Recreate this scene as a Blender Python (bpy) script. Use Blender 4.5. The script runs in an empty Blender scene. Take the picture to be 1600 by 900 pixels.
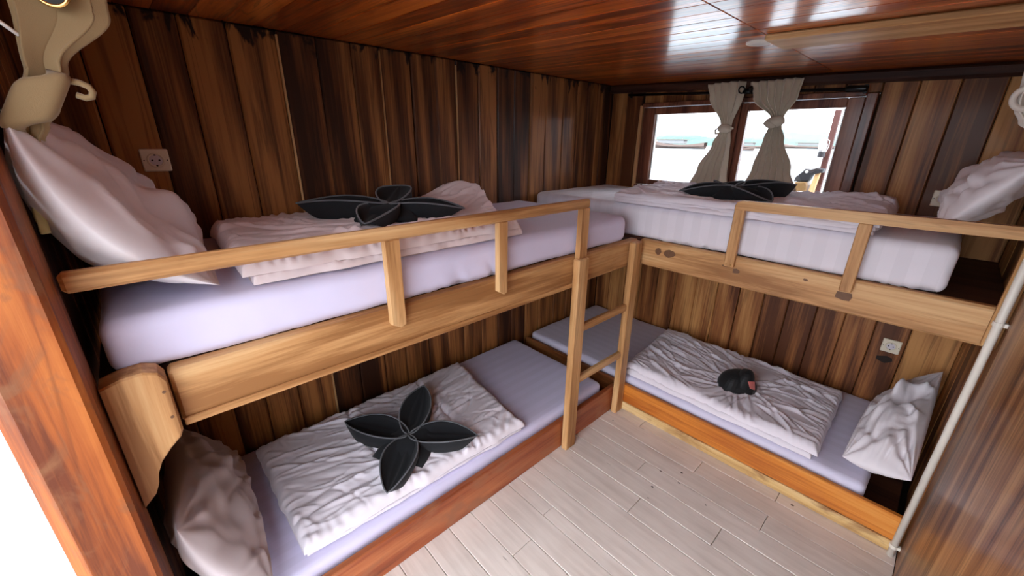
import bpy, math, random
import numpy as np
from mathutils import Vector, Matrix, noise
random.seed(7)
scene = bpy.context.scene
COL = scene.collection

# ------------------------------------------------------------------ camera
F_PX, YAW, PITCH, ROLL = 628.754, -0.8164, 0.3529, 0.0118
CAM = Vector((1.9204, -2.8194, 1.5614))
fw = Vector((math.sin(YAW)*math.cos(PITCH), math.cos(YAW)*math.cos(PITCH), -math.sin(PITCH)))
rt = Vector((math.cos(YAW), -math.sin(YAW), 0)); up = rt.cross(fw)
r2 = rt*math.cos(ROLL)+up*math.sin(ROLL); u2 = up*math.cos(ROLL)-rt*math.sin(ROLL)
cd = bpy.data.cameras.new('camera'); cd.sensor_fit = 'HORIZONTAL'; cd.sensor_width = 36.0
cd.lens = 36.0*F_PX/1600.0; cd.clip_start = 0.02; cd.clip_end = 3000
cam = bpy.data.objects.new('camera', cd); COL.objects.link(cam)
M = Matrix((r2, u2, -fw)).transposed().to_4x4(); M.translation = CAM; cam.matrix_world = M
scene.camera = cam

# ------------------------------------------------------------------ sky and exposure
world = bpy.data.worlds.new('sky'); scene.world = world; world.use_nodes = True
wn = world.node_tree; bg = wn.nodes['Background']
bg.inputs['Color'].default_value = (0.87, 0.915, 1.0, 1); bg.inputs['Strength'].default_value = 8.2
scene.view_settings.view_transform = 'Standard'; scene.view_settings.look = 'None'
scene.view_settings.gamma = 1.0; scene.view_settings.use_curve_mapping = False
scene.view_settings.exposure = 0.0
scene.cycles.use_denoising = True
scene.cycles.max_bounces = 10; scene.cycles.diffuse_bounces = 6

# ------------------------------------------------------------------ materials
def srgb(r, g, b):
    f = lambda c: (c/12.92 if c <= 0.04045 else ((c+0.055)/1.055)**2.4)
    return (f(r/255), f(g/255), f(b/255), 1)
class NT:
    def __init__(s, name):
        s.m = bpy.data.materials.new(name); s.m.use_nodes = True; s.t = s.m.node_tree
        s.b = s.t.nodes['Principled BSDF']
    def n(s, typ, **kw):
        o = s.t.nodes.new(typ)
        for k, v in kw.items():
            if k in o.inputs.keys() and not hasattr(type(o), k): o.inputs[k].default_value = v
            else: setattr(o, k, v)
        return o
    def l(s, a, b): s.t.links.new(a, b)
    def math(s, op, a, b=None):
        o = s.n('ShaderNodeMath'); o.operation = op
        for i, v in enumerate((a, b)):
            if v is None: continue
            if isinstance(v, (int, float)): o.inputs[i].default_value = v
            else: s.l(v, o.inputs[i])
        return o.outputs[0]
    def vec(s, op, a, b):
        o = s.n('ShaderNodeVectorMath'); o.operation = op
        for i, v in enumerate((a, b)):
            if isinstance(v, tuple): o.inputs[i].default_value = v
            else: s.l(v, o.inputs[i])
        return o.outputs[0]
    def noise(s, v, scale, detail=3, rough=.55, dist=0):
        o = s.n('ShaderNodeTexNoise'); s.l(v, o.inputs['Vector'])
        o.inputs['Scale'].default_value = scale; o.inputs['Detail'].default_value = detail
        o.inputs['Roughness'].default_value = rough; o.inputs['Distortion'].default_value = dist
        return o.outputs['Fac']
    def ramp(s, f, stops):
        o = s.n('ShaderNodeValToRGB'); e = o.color_ramp.elements
        while len(e) < len(stops): e.new(0.5)
        for k, (p, c) in zip(e, stops): k.position = p; k.color = c
        s.l(f, o.inputs[0]); return o.outputs[0]
    def mix(s, f, a, b, mode='MIX'):
        o = s.n('ShaderNodeMix'); o.data_type = 'RGBA'; o.blend_type = mode
        for i, v in ((0, f), (6, a), (7, b)):
            if isinstance(v, (int, float, tuple)): o.inputs[i].default_value = v
            else: s.l(v, o.inputs[i])
        return o.outputs[2]
    def bump(s, h, strength, dist=0.01):
        o = s.n('ShaderNodeBump'); o.inputs['Strength'].default_value = strength; o.inputs['Distance'].default_value = dist
        s.l(h, o.inputs['Height']); s.l(o.outputs[0], s.b.inputs['Normal'])
MATS = {}
def wood(name, dark, mid, light, axis, rough=.45, coat=0., var=.35, cross=7., along=.55, band=.35, spread=.16, bumps=.12, patch=None, streak=.0, spec=.3, stain=None, crough=.1, pscale=2.2):
    t = NT(name); MATS[name] = t.m
    pos = t.n('ShaderNodeNewGeometry').outputs['Position']; rnd = t.n('ShaderNodeObjectInfo').outputs['Random']
    off = t.n('ShaderNodeCombineXYZ'); t.l(t.math('MULTIPLY', rnd, 17.3), off.inputs[0]); t.l(t.math('MULTIPLY', rnd, 31.7), off.inputs[1]); t.l(t.math('MULTIPLY', rnd, 23.1), off.inputs[2])
    p = t.vec('ADD', pos, off.outputs[0])
    sc = lambda a, c: tuple(a if i == axis else c for i in range(3))
    n1 = t.noise(t.vec('MULTIPLY', p, sc(along, cross)), 1.6, 5, .6, .8)
    n2 = t.noise(t.vec('MULTIPLY', p, sc(along*.5, cross*.45)), 1.0, 2, .5, .5)
    n3 = t.noise(t.vec('MULTIPLY', p, sc(3., 90.)), 1.0, 3, .6)
    w = t.n('ShaderNodeTexWave'); w.wave_type = 'BANDS'; w.bands_direction = 'DIAGONAL'
    t.l(t.vec('MULTIPLY', p, sc(.10, 1.)), w.inputs['Vector'])
    w.inputs['Scale'].default_value = 4.5; w.inputs['Distortion'].default_value = 5.; w.inputs['Detail'].default_value = 2.5
    w.inputs['Detail Scale'].default_value = 1.1
    v = t.math('ADD', t.math('MULTIPLY', n1, .55), t.math('MULTIPLY', n2, .45))
    v = t.math('ADD', v, t.math('MULTIPLY', t.math('SUBTRACT', w.outputs['Fac'], .5), band*.35))
    v = t.math('ADD', v, t.math('MULTIPLY', t.math('SUBTRACT', n3, .5), .34))
    v = t.math('ADD', v, t.math('MULTIPLY', t.math('SUBTRACT', rnd, .5), var*.35))
    c = t.ramp(v, [(.5-spread, dark), (.5-spread*.15, mid), (.5+spread, light)])
    if streak:
        n4 = t.noise(t.vec('MULTIPLY', p, sc(along*.8, cross*1.3)), 1.3, 3, .5, 1.2)
        ln = t.ramp(t.math('ABSOLUTE', t.math('SUBTRACT', n4, .5)), [(.0, (1, 1, 1, 1)), (.035, (0, 0, 0, 1))])
        c = t.mix(t.math('MULTIPLY', ln, streak), c, tuple(x*.6 for x in dark[:3])+(1,))
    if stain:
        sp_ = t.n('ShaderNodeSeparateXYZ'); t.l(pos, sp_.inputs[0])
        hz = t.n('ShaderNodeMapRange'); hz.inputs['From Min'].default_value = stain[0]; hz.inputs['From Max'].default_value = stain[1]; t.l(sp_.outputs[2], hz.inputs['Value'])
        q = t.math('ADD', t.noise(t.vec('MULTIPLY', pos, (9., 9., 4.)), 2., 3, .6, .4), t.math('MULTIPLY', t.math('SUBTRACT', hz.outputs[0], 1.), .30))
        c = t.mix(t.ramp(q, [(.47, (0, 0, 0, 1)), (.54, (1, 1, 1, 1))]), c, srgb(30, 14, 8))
    if patch:
        q = t.noise(t.vec('MULTIPLY', p, sc(2., 4.)), pscale, 4, .65, .6)
        f = t.ramp(q, [(.50, (0, 0, 0, 1)), (.66, (1, 1, 1, 1))]); c = t.mix(f, c, patch)
    t.l(c, t.b.inputs['Base Color']); t.b.inputs['Roughness'].default_value = rough
    t.b.inputs['Specular IOR Level'].default_value = spec; t.b.inputs['Coat Weight'].default_value = coat; t.b.inputs['Coat Roughness'].default_value = crough
    t.bump(t.math('ADD', n3, t.math('MULTIPLY', n1, 1.0)), bumps, .004)
    return t.m
X_, Y_, Z_ = 0, 1, 2
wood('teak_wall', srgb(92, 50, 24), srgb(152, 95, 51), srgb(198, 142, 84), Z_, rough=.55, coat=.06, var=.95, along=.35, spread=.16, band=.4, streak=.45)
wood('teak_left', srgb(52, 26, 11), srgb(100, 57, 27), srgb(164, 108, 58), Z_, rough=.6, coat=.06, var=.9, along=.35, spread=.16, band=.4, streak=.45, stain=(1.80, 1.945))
wood('teak_right', srgb(84, 48, 28), srgb(146, 98, 62), srgb(186, 140, 94), Z_, rough=.42, coat=.12, var=.1, cross=10, along=.5, spread=.15, streak=.5)
wood('teak_dark', srgb(32, 16, 12), srgb(56, 30, 22), srgb(82, 50, 36), X_, rough=.6, coat=.0, var=.2)
wood('window_wood', srgb(70, 34, 24), srgb(112, 64, 46), srgb(150, 96, 70), Z_, rough=.4, coat=.2, var=.3)
wood('ceiling_varnish', srgb(120, 46, 12), srgb(190, 88, 24), srgb(228, 126, 46), X_, rough=.3, coat=.8, var=.5, cross=9, along=.8, spread=.13, bumps=.1, streak=.6, crough=.13)
wood('pine_x', srgb(148, 102, 60), srgb(190, 142, 92), srgb(214, 174, 124), X_, rough=.5, var=.2, band=.5, spread=.16, streak=.25, along=.8)
wood('pine_y', srgb(148, 102, 60), srgb(190, 142, 92), srgb(214, 174, 124), Y_, rough=.5, var=.2, band=.5, spread=.16, streak=.25, along=.8)
wood('pine_z', srgb(148, 102, 60), srgb(190, 142, 92), srgb(214, 174, 124), Z_, rough=.5, var=.2, band=.5, spread=.16, streak=.25, along=.8)
wood('pale_strip', srgb(170, 130, 80), srgb(206, 170, 112), srgb(228, 200, 150), X_, rough=.6, var=.2, patch=srgb(150, 110, 70))
wood('red_board', srgb(110, 50, 26), srgb(146, 74, 40), srgb(176, 104, 62), Y_, rough=.45, coat=.25, var=.1, patch=srgb(150, 92, 60))
wood('orange_board', srgb(170, 92, 30), srgb(208, 128, 50), srgb(228, 160, 80), X_, rough=.4, coat=.3, var=.1)
wood('post_wood', srgb(100, 44, 14), srgb(146, 74, 24), srgb(172, 98, 40), Z_, rough=.55, coat=.1, var=.1, cross=7, along=1.2, spread=.14, streak=.4, patch=srgb(120, 74, 44), pscale=3.5)
wood('gap_strip', srgb(150, 104, 62), srgb(190, 140, 92), srgb(210, 170, 120), Z_, rough=.6, var=.2)

def paint_floor():
    t = NT('floor_paint'); MATS['floor_paint'] = t.m
    pos = t.n('ShaderNodeNewGeometry').outputs['Position']; rnd = t.n('ShaderNodeObjectInfo').outputs['Random']
    n1 = t.noise(t.vec('MULTIPLY', pos, (2., 22., 22.)), 1.5, 4, .6, .3)
    n2 = t.noise(pos, 5., 3)
    c = t.ramp(t.math('ADD', t.math('MULTIPLY', n1, .6), t.math('MULTIPLY', n2, .4)), [(.3, srgb(208, 196, 186)), (.55, srgb(230, 220, 211)), (.75, srgb(240, 232, 224))])
    vo = t.n('ShaderNodeTexVoronoi'); vo.inputs['Scale'].default_value = 9.; t.l(t.vec('MULTIPLY', pos, (1, 1.3, 1)), vo.inputs['Vector'])
    d = t.math('ADD', vo.outputs['Distance'], t.math('MULTIPLY', t.noise(pos, 60., 2), .05))
    spot = t.ramp(d, [(.075, (1, 1, 1, 1)), (.10, (0, 0, 0, 1))])
    sel = t.math('GREATER_THAN', t.noise(pos, 2.6, 1), .50)
    c = t.mix(t.math('MULTIPLY', spot, sel), c, srgb(70, 62, 55))
    scr = t.noise(t.vec('MULTIPLY', pos, (4., 60., 1.)), 1., 3, .7)
    c = t.mix(t.ramp(scr, [(.70, (0, 0, 0, 1)), (.74, (1, 1, 1, 1))]), c, srgb(150, 138, 126))
    mul = t.n('ShaderNodeHueSaturation'); t.l(c, mul.inputs['Color']); t.l(t.math('ADD', .95, t.math('MULTIPLY', rnd, .08)), mul.inputs['Value'])
    t.l(mul.outputs[0], t.b.inputs['Base Color']); t.b.inputs['Roughness'].default_value = .42
    t.bump(n1, .08, .004)
paint_floor()
def cloth(name, col, stripe=0, saxis=0, sfreq=60., rough=.85, sheen=.2, weave=.05, var=.06):
    t = NT(name); MATS[name] = t.m
    pos = t.n('ShaderNodeNewGeometry').outputs['Position']
    n = t.noise(pos, 6., 3)
    c = t.mix(n, tuple(x*(1-var) for x in col[:3])+(1,), tuple(min(1, x*(1+var)) for x in col[:3])+(1,))
    if stripe:
        sep = t.n('ShaderNodeSeparateXYZ'); t.l(pos, sep.inputs[0])
        w = t.math('SINE', t.math('MULTIPLY', sep.outputs[saxis], sfreq))
        f = t.math('GREATER_THAN', w, 0.)
        c = t.mix(t.math('MULTIPLY', f, stripe), c, tuple(x*.955 for x in col[:3])+(1,))
    t.l(c, t.b.inputs['Base Color']); t.b.inputs['Roughness'].default_value = rough
    t.b.inputs['Sheen Weight'].default_value = sheen; t.b.inputs['Specular IOR Level'].default_value = .25
    t.bump(t.noise(pos, 900., 2), weave, .001)
cloth('sheet_sky_tint', srgb(214, 210, 238), 1., 0, 90.)  # white striped sheet, bluish skylight tint put into its colour
cloth('sheet_plain', srgb(214, 210, 236))  # white sheet too, with the skylight's lavender cast in the colour
cloth('sheet_striped', srgb(226, 222, 230), 1., 0, 75.)
cloth('quilt_white', srgb(228, 222, 230))
cloth('quilt_bounce_tint', srgb(228, 212, 212))  # white quilt, warm bounce from the orange ceiling put into its colour
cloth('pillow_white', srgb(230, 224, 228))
cloth('pillow_shaded', srgb(214, 206, 210))  # darker copy of pillow_white, shade put into the colour
cloth('towel_black', srgb(31, 32, 35), rough=.95, sheen=.06, weave=.5, var=.2)
cloth('towel_edge', srgb(96, 98, 102), rough=.9)
cloth('pouch_black', srgb(20, 20, 21), rough=.6, sheen=.1)
cloth('tag_pink', srgb(222, 120, 112))
cloth('curtain_beige', srgb(206, 194, 174), weave=.3)
cloth('curtain_tan', srgb(138, 114, 80), weave=.3)
cloth('curtain_grey', srgb(210, 200, 190), weave=.3)
cloth('green_cloth', srgb(206, 216, 170))
def plain(name, col, rough=.5, metal=0., var=.08, scale=20.):
    t = NT(name); MATS[name] = t.m
    pos = t.n('ShaderNodeNewGeometry').outputs['Position']; n = t.noise(pos, scale, 3)
    c = t.mix(n, tuple(x*(1-var) for x in col[:3])+(1,), tuple(min(1, x*(1+var)) for x in col[:3])+(1,))
    t.l(c, t.b.inputs['Base Color']); t.b.inputs['Roughness'].default_value = rough; t.b.inputs['Metallic'].default_value = metal
plain('backing', srgb(34, 20, 12), .8)
plain('knot', srgb(104, 70, 44), .6, var=.3, scale=60)
plain('pipe_white', srgb(226, 220, 208), .35)
plain('socket_cream', srgb(226, 214, 190), .4, var=.02)
plain('socket_hole', srgb(24, 20, 18), .6)
plain('black_metal', srgb(20, 20, 22), .3, .4)
plain('brass', srgb(220, 180, 110), .25, 1.)
plain('lamp_white', srgb(236, 232, 224), .4)
plain('white_paint', srgb(232, 230, 226), .5)
plain('deck_paint', srgb(146, 142, 136), .6)
plain('sea_water', srgb(112, 128, 134), .35, scale=.02)
plain('hill_green', srgb(74, 100, 92), .9, var=.35, scale=.03)
plain('hill_far', srgb(100, 122, 126), .9, var=.1, scale=.02)  # distance haze is put into this pale colour
plain('boat_hull', srgb(106, 88, 80), .6, scale=1.)  # brown lightened, so the colour carries the haze over the water
plain('boat_cabin', srgb(120, 122, 122), .6, scale=1.)
plain('jerry_yellow', srgb(112, 82, 42), .5)
plain('jerry_black', srgb(30, 30, 34), .5)
plain('lamp_glass', srgb(200, 200, 200), .2)
plain('rust_post', srgb(78, 40, 33), .6)
t = NT('pane_glass'); MATS['pane_glass'] = t.m
out = t.t.nodes['Material Output']; tr = t.n('ShaderNodeBsdfTransparent'); gl = t.n('ShaderNodeBsdfGlossy'); gl.inputs['Roughness'].default_value = .02
fr = t.n('ShaderNodeFresnel'); fr.inputs[0].default_value = 1.45; mx = t.n('ShaderNodeMixShader')
t.l(fr.outputs[0], mx.inputs[0]); t.l(tr.outputs[0], mx.inputs[1]); t.l(gl.outputs[0], mx.inputs[2]); t.l(mx.outputs[0], out.inputs['Surface'])

# ------------------------------------------------------------------ builders
WL = {}
def wloc(o): return Vector(WL.get(o.name, (0, 0, 0)))
class MB:
    def __init__(s): s.v = []; s.f = []
    def add(s, v, f):
        k = len(s.v); s.v += [tuple(p) for p in v]; s.f += [tuple(i+k for i in q) for q in f]; return s
    def box(s, x0, x1, y0, y1, z0, z1, b=.004):
        b = min(b, (x1-x0)*.45, (y1-y0)*.45, (z1-z0)*.45); V = []; idx = {}
        L = ((x0, x1), (y0, y1), (z0, z1))
        for cx in (0, 1):
            for cy in (0, 1):
                for cz in (0, 1):
                    c = (cx, cy, cz)
                    for ax in range(3):
                        p = [L[i][c[i]] if i == ax else (L[i][c[i]] + (b if c[i] == 0 else -b)) for i in range(3)]
                        idx[(c, ax)] = len(V); V.append(p)
        Fs = []
        ctr = np.array([(x0+x1)/2, (y0+y1)/2, (z0+z1)/2])
        def face(ids):
            P = [np.array(V[i]) for i in ids]; n = np.cross(P[1]-P[0], P[2]-P[0])
            m = sum(P)/len(P)
            Fs.append(tuple(ids) if n @ (m-ctr) > 0 else tuple(reversed(ids)))
        for ax in range(3):
            o = [i for i in range(3) if i != ax]
            for sd in (0, 1):
                q = []
                for a, c in ((0, 0), (1, 0), (1, 1), (0, 1)):
                    k = [0, 0, 0]; k[ax] = sd; k[o[0]] = a; k[o[1]] = c; q.append(idx[(tuple(k), ax)])
                face(q)
        for ax in range(3):       # edges along ax
            o = [i for i in range(3) if i != ax]
            for a in (0, 1):
                for c in (0, 1):
                    k0 = [0]*3; k0[o[0]] = a; k0[o[1]] = c; k1 = list(k0); k1[ax] = 1
                    face([idx[(tuple(k0), o[0])], idx[(tuple(k1), o[0])], idx[(tuple(k1), o[1])], idx[(tuple(k0), o[1])]])
        for cx in (0, 1):
            for cy in (0, 1):
                for cz in (0, 1): face([idx[((cx, cy, cz), i)] for i in range(3)])
        return s.add(V, Fs)
    def prism(s, pts, axis, a, b, bev=0.):
        n = len(pts); o = [i for i in range(3) if i != axis]
        def mk(q, h):
            p = [0, 0, 0]; p[axis] = h; p[o[0]] = q[0]; p[o[1]] = q[1]; return p
        c = np.mean(np.array(pts), axis=0)
        ins = [tuple(np.array(q) + (c-np.array(q))/max(1e-6, np.linalg.norm(c-np.array(q)))*bev) for q in pts]
        rings = [[mk(q, a) for q in ins], [mk(q, a+bev) for q in pts], [mk(q, b-bev) for q in pts], [mk(q, b) for q in ins]] if bev else [[mk(q, a) for q in pts], [mk(q, b) for q in pts]]
        V = sum(rings, []); R = len(rings)
        Fs = [(r*n+i, r*n+(i+1) % n, (r+1)*n+(i+1) % n, (r+1)*n+i) for r in range(R-1) for i in range(n)]
        Fs += [tuple(reversed(range(n))), tuple((R-1)*n+i for i in range(n))]
        return s.add(V, Fs)
    def tube(s, path, r, n=10, caps=True):
        path = [Vector(p) for p in path]; R = r if isinstance(r, (list, tuple)) else [r]*len(path)
        V = []; up0 = None
        for i, p in enumerate(path):
            d = (path[min(i+1, len(path)-1)]-path[max(i-1, 0)]).normalized()
            if up0 is None: up0 = Vector((0, 0, 1)) if abs(d.z) < .9 else Vector((1, 0, 0))
            a = d.cross(up0)
            if a.length < 1e-5: a = d.cross(Vector((0, 1, 0)))
            a.normalize(); b = a.cross(d).normalized(); up0 = b
            V += [tuple(p+a*R[i]*math.cos(2*math.pi*k/n)+b*R[i]*math.sin(2*math.pi*k/n)) for k in range(n)]
        m = len(path)
        Fs = [(i*n+k, i*n+(k+1) % n, (i+1)*n+(k+1) % n, (i+1)*n+k) for i in range(m-1) for k in range(n)]
        if caps: Fs += [tuple(reversed(range(n))), tuple((m-1)*n+k for k in range(n))]
        return s.add(V, Fs)
    def torus(s, c, R, r, axis, n=24, k=8):
        ax = Vector(axis).normalized(); a = ax.orthogonal().normalized(); b = ax.cross(a); V = []; c = Vector(c)
        for i in range(n):
            d = a*math.cos(2*math.pi*i/n)+b*math.sin(2*math.pi*i/n)
            V += [tuple(c+d*(R+r*math.cos(2*math.pi*j/k))+ax*r*math.sin(2*math.pi*j/k)) for j in range(k)]
        Fs = [(i*k+j, ((i+1) % n)*k+j, ((i+1) % n)*k+(j+1) % k, i*k+(j+1) % k) for i in range(n) for j in range(k)]
        return s.add(V, Fs)
    def grid(s, P, wrap=False):
        P = np.asarray(P); a, b = P.shape[:2]; V = [tuple(map(float, p)) for p in P.reshape(-1, 3)]
        Fs = [(i*b+j, i*b+(j+1) % b, (i+1)*b+(j+1) % b, (i+1)*b+j) for i in range(a-1) for j in range(b if wrap else b-1)]
        return s.add(V, Fs)
    def ball(s, c, rx, ry, rz, n=12, m=8):
        P = [[(c[0]+rx*math.sin(math.pi*i/m)*math.cos(2*math.pi*j/n), c[1]+ry*math.sin(math.pi*i/m)*math.sin(2*math.pi*j/n), c[2]+rz*math.cos(math.pi*i/m)) for j in range(n)] for i in range(m+1)]
        return s.grid(P, True)
    def build(s, name, mat, parent=None, smooth=False, solid=0., fixn=False):
        V = np.array(s.v, float)
        if parent is None:
            lo, hi = V.min(0), V.max(0); org = Vector(((lo[0]+hi[0])/2, (lo[1]+hi[1])/2, lo[2]))
        else: org = Vector(V.mean(0))
        me = bpy.data.meshes.new(name); me.from_pydata((V-np.array(org)).tolist(), [], s.f); me.update()
        if fixn:
            import bmesh
            bm = bmesh.new(); bm.from_mesh(me); bmesh.ops.remove_doubles(bm, verts=bm.verts, dist=1e-5); bmesh.ops.recalc_face_normals(bm, faces=bm.faces); bm.to_mesh(me); bm.free()
        me.materials.append(MATS[mat])
        if smooth: me.polygons.foreach_set('use_smooth', [True]*len(me.polygons))
        o = bpy.data.objects.new(name, me); COL.objects.link(o); WL[o.name] = org
        if parent is not None: o.parent = parent; o.location = org-wloc(parent)
        else: o.location = org
        if solid:
            md = o.modifiers.new('thickness', 'SOLIDIFY'); md.thickness = solid; md.offset = 0
        return o
def tag(o, label=None, cat=None, group=None, kind=None):
    if label: o['label'] = label
    if cat: o['category'] = cat
    if group: o['group'] = group
    if kind: o['kind'] = kind
    return o
def thing(name, loc, label, cat, group=None):
    o = bpy.data.objects.new(name, None); COL.objects.link(o); o.location = loc; o.empty_display_size = .05; WL[o.name] = Vector(loc)
    return tag(o, label, cat, group)
def fbm(x, y, z=0., oct=3):
    a, s_ = 1., 0.
    for _ in range(oct):
        s_ += a*noise.noise((x, y, z)); x *= 2.03; y *= 2.03; z += 7.7; a *= .5
    return s_
def ridge(x, y, z=0.):
    return (1-min(1, abs(noise.noise((x, y, z)))*2.2))**2

CEIL = lambda x: 1.945-.03*x
RX = 2.15       # right wall
# ------------------------------------------------------------------ setting
floor = tag(MB().box(-.06, RX+.1, -3.2, .06, -.06, -.022, .002).build('floor', 'backing'), 'white painted plank floor between the bunks', 'floor', kind='structure')
tag(MB().box(-2.6, RX+2, -5.2, -3.2, -.06, -.004, .002).build('deck', 'deck_paint'), 'bright white deck outside the cabin door', 'deck', kind='structure')
joints = {0: [1.03, 1.733], 1: [1.40], 2: [1.735], 3: [1.2], 4: [1.62], 5: [1.3], 6: [1.9], 7: [], 8: [1.055], 9: [1.5], 10: [1.1], 11: [1.7]}
yb = [-.835, -.95, -1.06, -1.17, -1.278, -1.395, -1.51, -1.63, -1.735, -1.80, -1.92, -2.028, -2.145, -2.264]
while yb[-1] > -3.1: yb.append(yb[-1]-random.uniform(.11, .122))
for row in range(len(yb)-1):
    y1, y0 = yb[row], yb[row+1]
    xs = [.80]+joints.get(row, [random.uniform(1, 2)])+[RX]
    for a, b in zip(xs[:-1], xs[1:]):
        MB().box(a+.001, b-.001, y0+.0013, y1-.0013, -.022, random.uniform(-.001, .0005), .0016).build('plank', 'floor_paint', floor)
# left wall
wl = tag(MB().box(-.06, -.022, -3.05, .06, -.02, 1.99).build('wall_left', 'backing'), 'dark varnished teak plank wall behind the long bunks', 'wall', kind='structure')
lb = [0., -.115, -.18, -.295, -.411, -.561, -.732, -.873, -1.01, -1.143, -1.281, -1.431, -1.556, -1.695, -1.849, -1.979, -2.124, -2.270, -2.432, -2.572, -2.696, -2.83, -3.0]
for a, b in zip(lb[:-1], lb[1:]):
    d = random.uniform(-.004, .002)
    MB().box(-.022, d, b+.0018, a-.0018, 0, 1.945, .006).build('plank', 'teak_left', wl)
for yy, z0, z1, w in ((-2.270, .1, 1.93, .007), (-1.852, 1.3, 1.93, .005), (-1.433, 1.25, 1.92, .004)):
    MB().box(-.01, .004, yy-w/2, yy+w/2, z0, z1, .001).build('joint_strip', 'gap_strip', wl)
# back wall with window opening
WX0, WX1, WZ0, WZ1 = .25, 1.55, 1.235, 1.80
wb = MB(); wb.box(-.06, WX0, .022, .06, -.02, 1.97); wb.box(WX1, RX+.06, .022, .06, -.02, 1.97); wb.box(WX0, WX1, .022, .06, -.02, WZ0); wb.box(WX0, WX1, .022, .06, WZ1, 1.97)
wb = tag(wb.build('wall_back', 'backing'), 'teak plank wall with the window above the short bunks', 'wall', kind='structure')
bb = [0., .13, .27, .41, .55, .697, .847, .99, 1.132, 1.275, 1.41, 1.556, 1.69, 1.825, 1.966, RX]
for a, b in zip(bb[:-1], bb[1:]):
    top = CEIL((a+b)/2)-.002
    segs = [(0, top)]
    if b > WX0+.01 and a < WX1-.01:
        segs = [(0, WZ0), (WZ1, top)] if (a > WX0-.02 and b < WX1+.02) else [(0, top)]
    d = random.uniform(-.003, .003)
    for z0, z1 in segs:
        if len(segs) == 1 and a < WX0 < b:      # the plank beside the opening is notched
            MB().box(a+.0015, WX0-.001, d, .022, WZ0, z1, .004).build('plank', 'teak_wall', wb)
            MB().box(a+.0015, b-.0015, d, .022, 0, WZ0, .004).build('plank', 'teak_wall', wb); continue
        MB().box(a+.0015, b-.0015, d, .022, z0, z1, .004).build('plank', 'teak_wall', wb)
n = 9
MB().prism([(1.905+.034*math.cos(6.283*i/n)*random.uniform(.9, 1.1), .458+.022*math.sin(6.283*i/n)*random.uniform(.7, 1.2)) for i in range(n)], 1, -.0036, .001).build('knot', 'backing', wb)
# right wall
wr = tag(MB().box(RX+.02, RX+.06, -3.15, .06, -.02, 1.95).build('wall_right', 'backing'), 'smooth varnished teak wall beside the white conduit', 'wall', kind='structure')
rb = [-.004, -.14, -.285, -.43, -.57, -.71, -.8465]
for a, b in zip(rb[:-1], rb[1:]):
    MB().box(RX+random.uniform(-.002, .002), RX+.02, b+.0015, a-.0015, 0, CEIL(RX), .004).build('plank', 'teak_wall', wr)
for a, b in ((-.845, -2.06), (-2.062, -3.13)):
    MB().box(RX, RX+.02, b, a, 0, CEIL(RX), .002).build('panel', 'teak_right', wr)
# end wall behind the heads of the long bunks
we = tag(MB().box(-.06, .826, -3.02, -2.992, -.02, 1.96).build('wall_front', 'backing'), 'dark plank wall at the head of the long bunks', 'wall', kind='structure')
ex = [0, .14, .28, .42, .56, .70, .826]
for a, b in zip(ex[:-1], ex[1:]):
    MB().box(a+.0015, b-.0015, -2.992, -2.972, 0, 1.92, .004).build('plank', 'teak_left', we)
# ceiling
def slope_box(x0, x1, y0, y1, dz0, dz1, b=.003, tilt=0.):
    m = MB().box(x0, x1, y0, y1, dz0, dz1, b); yc = (y0+y1)/2
    m.v = [(p[0], p[1], p[2]+CEIL(p[0])+(p[1]-yc)*tilt) for p in m.v]; return m
ce = tag(slope_box(-.06, RX+.06, -3.12, .06, .024, .06).build('ceiling', 'backing'), 'glossy red-brown varnished plank ceiling', 'ceiling', kind='structure')
yy = -.002
while yy > -3.05:
    w = random.uniform(.088, .098)
    for a, b in ((.0, 1.352), (1.354, RX)):
        slope_box(a, b, yy-w+.0008, yy-.0008, .0, .024, .002, random.uniform(-.008, .008)).build('plank', 'ceiling_varnish', ce)
    yy -= w
tag(slope_box(.0, RX, -.05, .0, -.055, -.001, .012).build('trim_1', 'teak_dark'), 'dark cornice strip along the ceiling over the window', 'trim', kind='structure')
tag(slope_box(1.355, RX, -1.135, -.93, -.020, -.0005, .004).build('ceiling_batten', 'pine_x'), 'long pale unvarnished batten fixed under the ceiling', 'batten')
lp = thing('ceiling_lamp', (1.30, -1.01, CEIL(1.30)), 'small round white lamp on the ceiling by the batten end', 'lamp')
MB().tube([(1.30, -1.01, CEIL(1.3)+.001), (1.30, -1.01, CEIL(1.3)-.004), (1.30, -1.01, CEIL(1.3)-.007)], [.045, .045, .040], 24).build('housing', 'lamp_white', lp)
MB().tube([(1.30, -1.01, CEIL(1.3)-.0065), (1.30, -1.01, CEIL(1.3)-.009)], [.034, .03], 24).build('diffuser', 'white_paint', lp)

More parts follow.
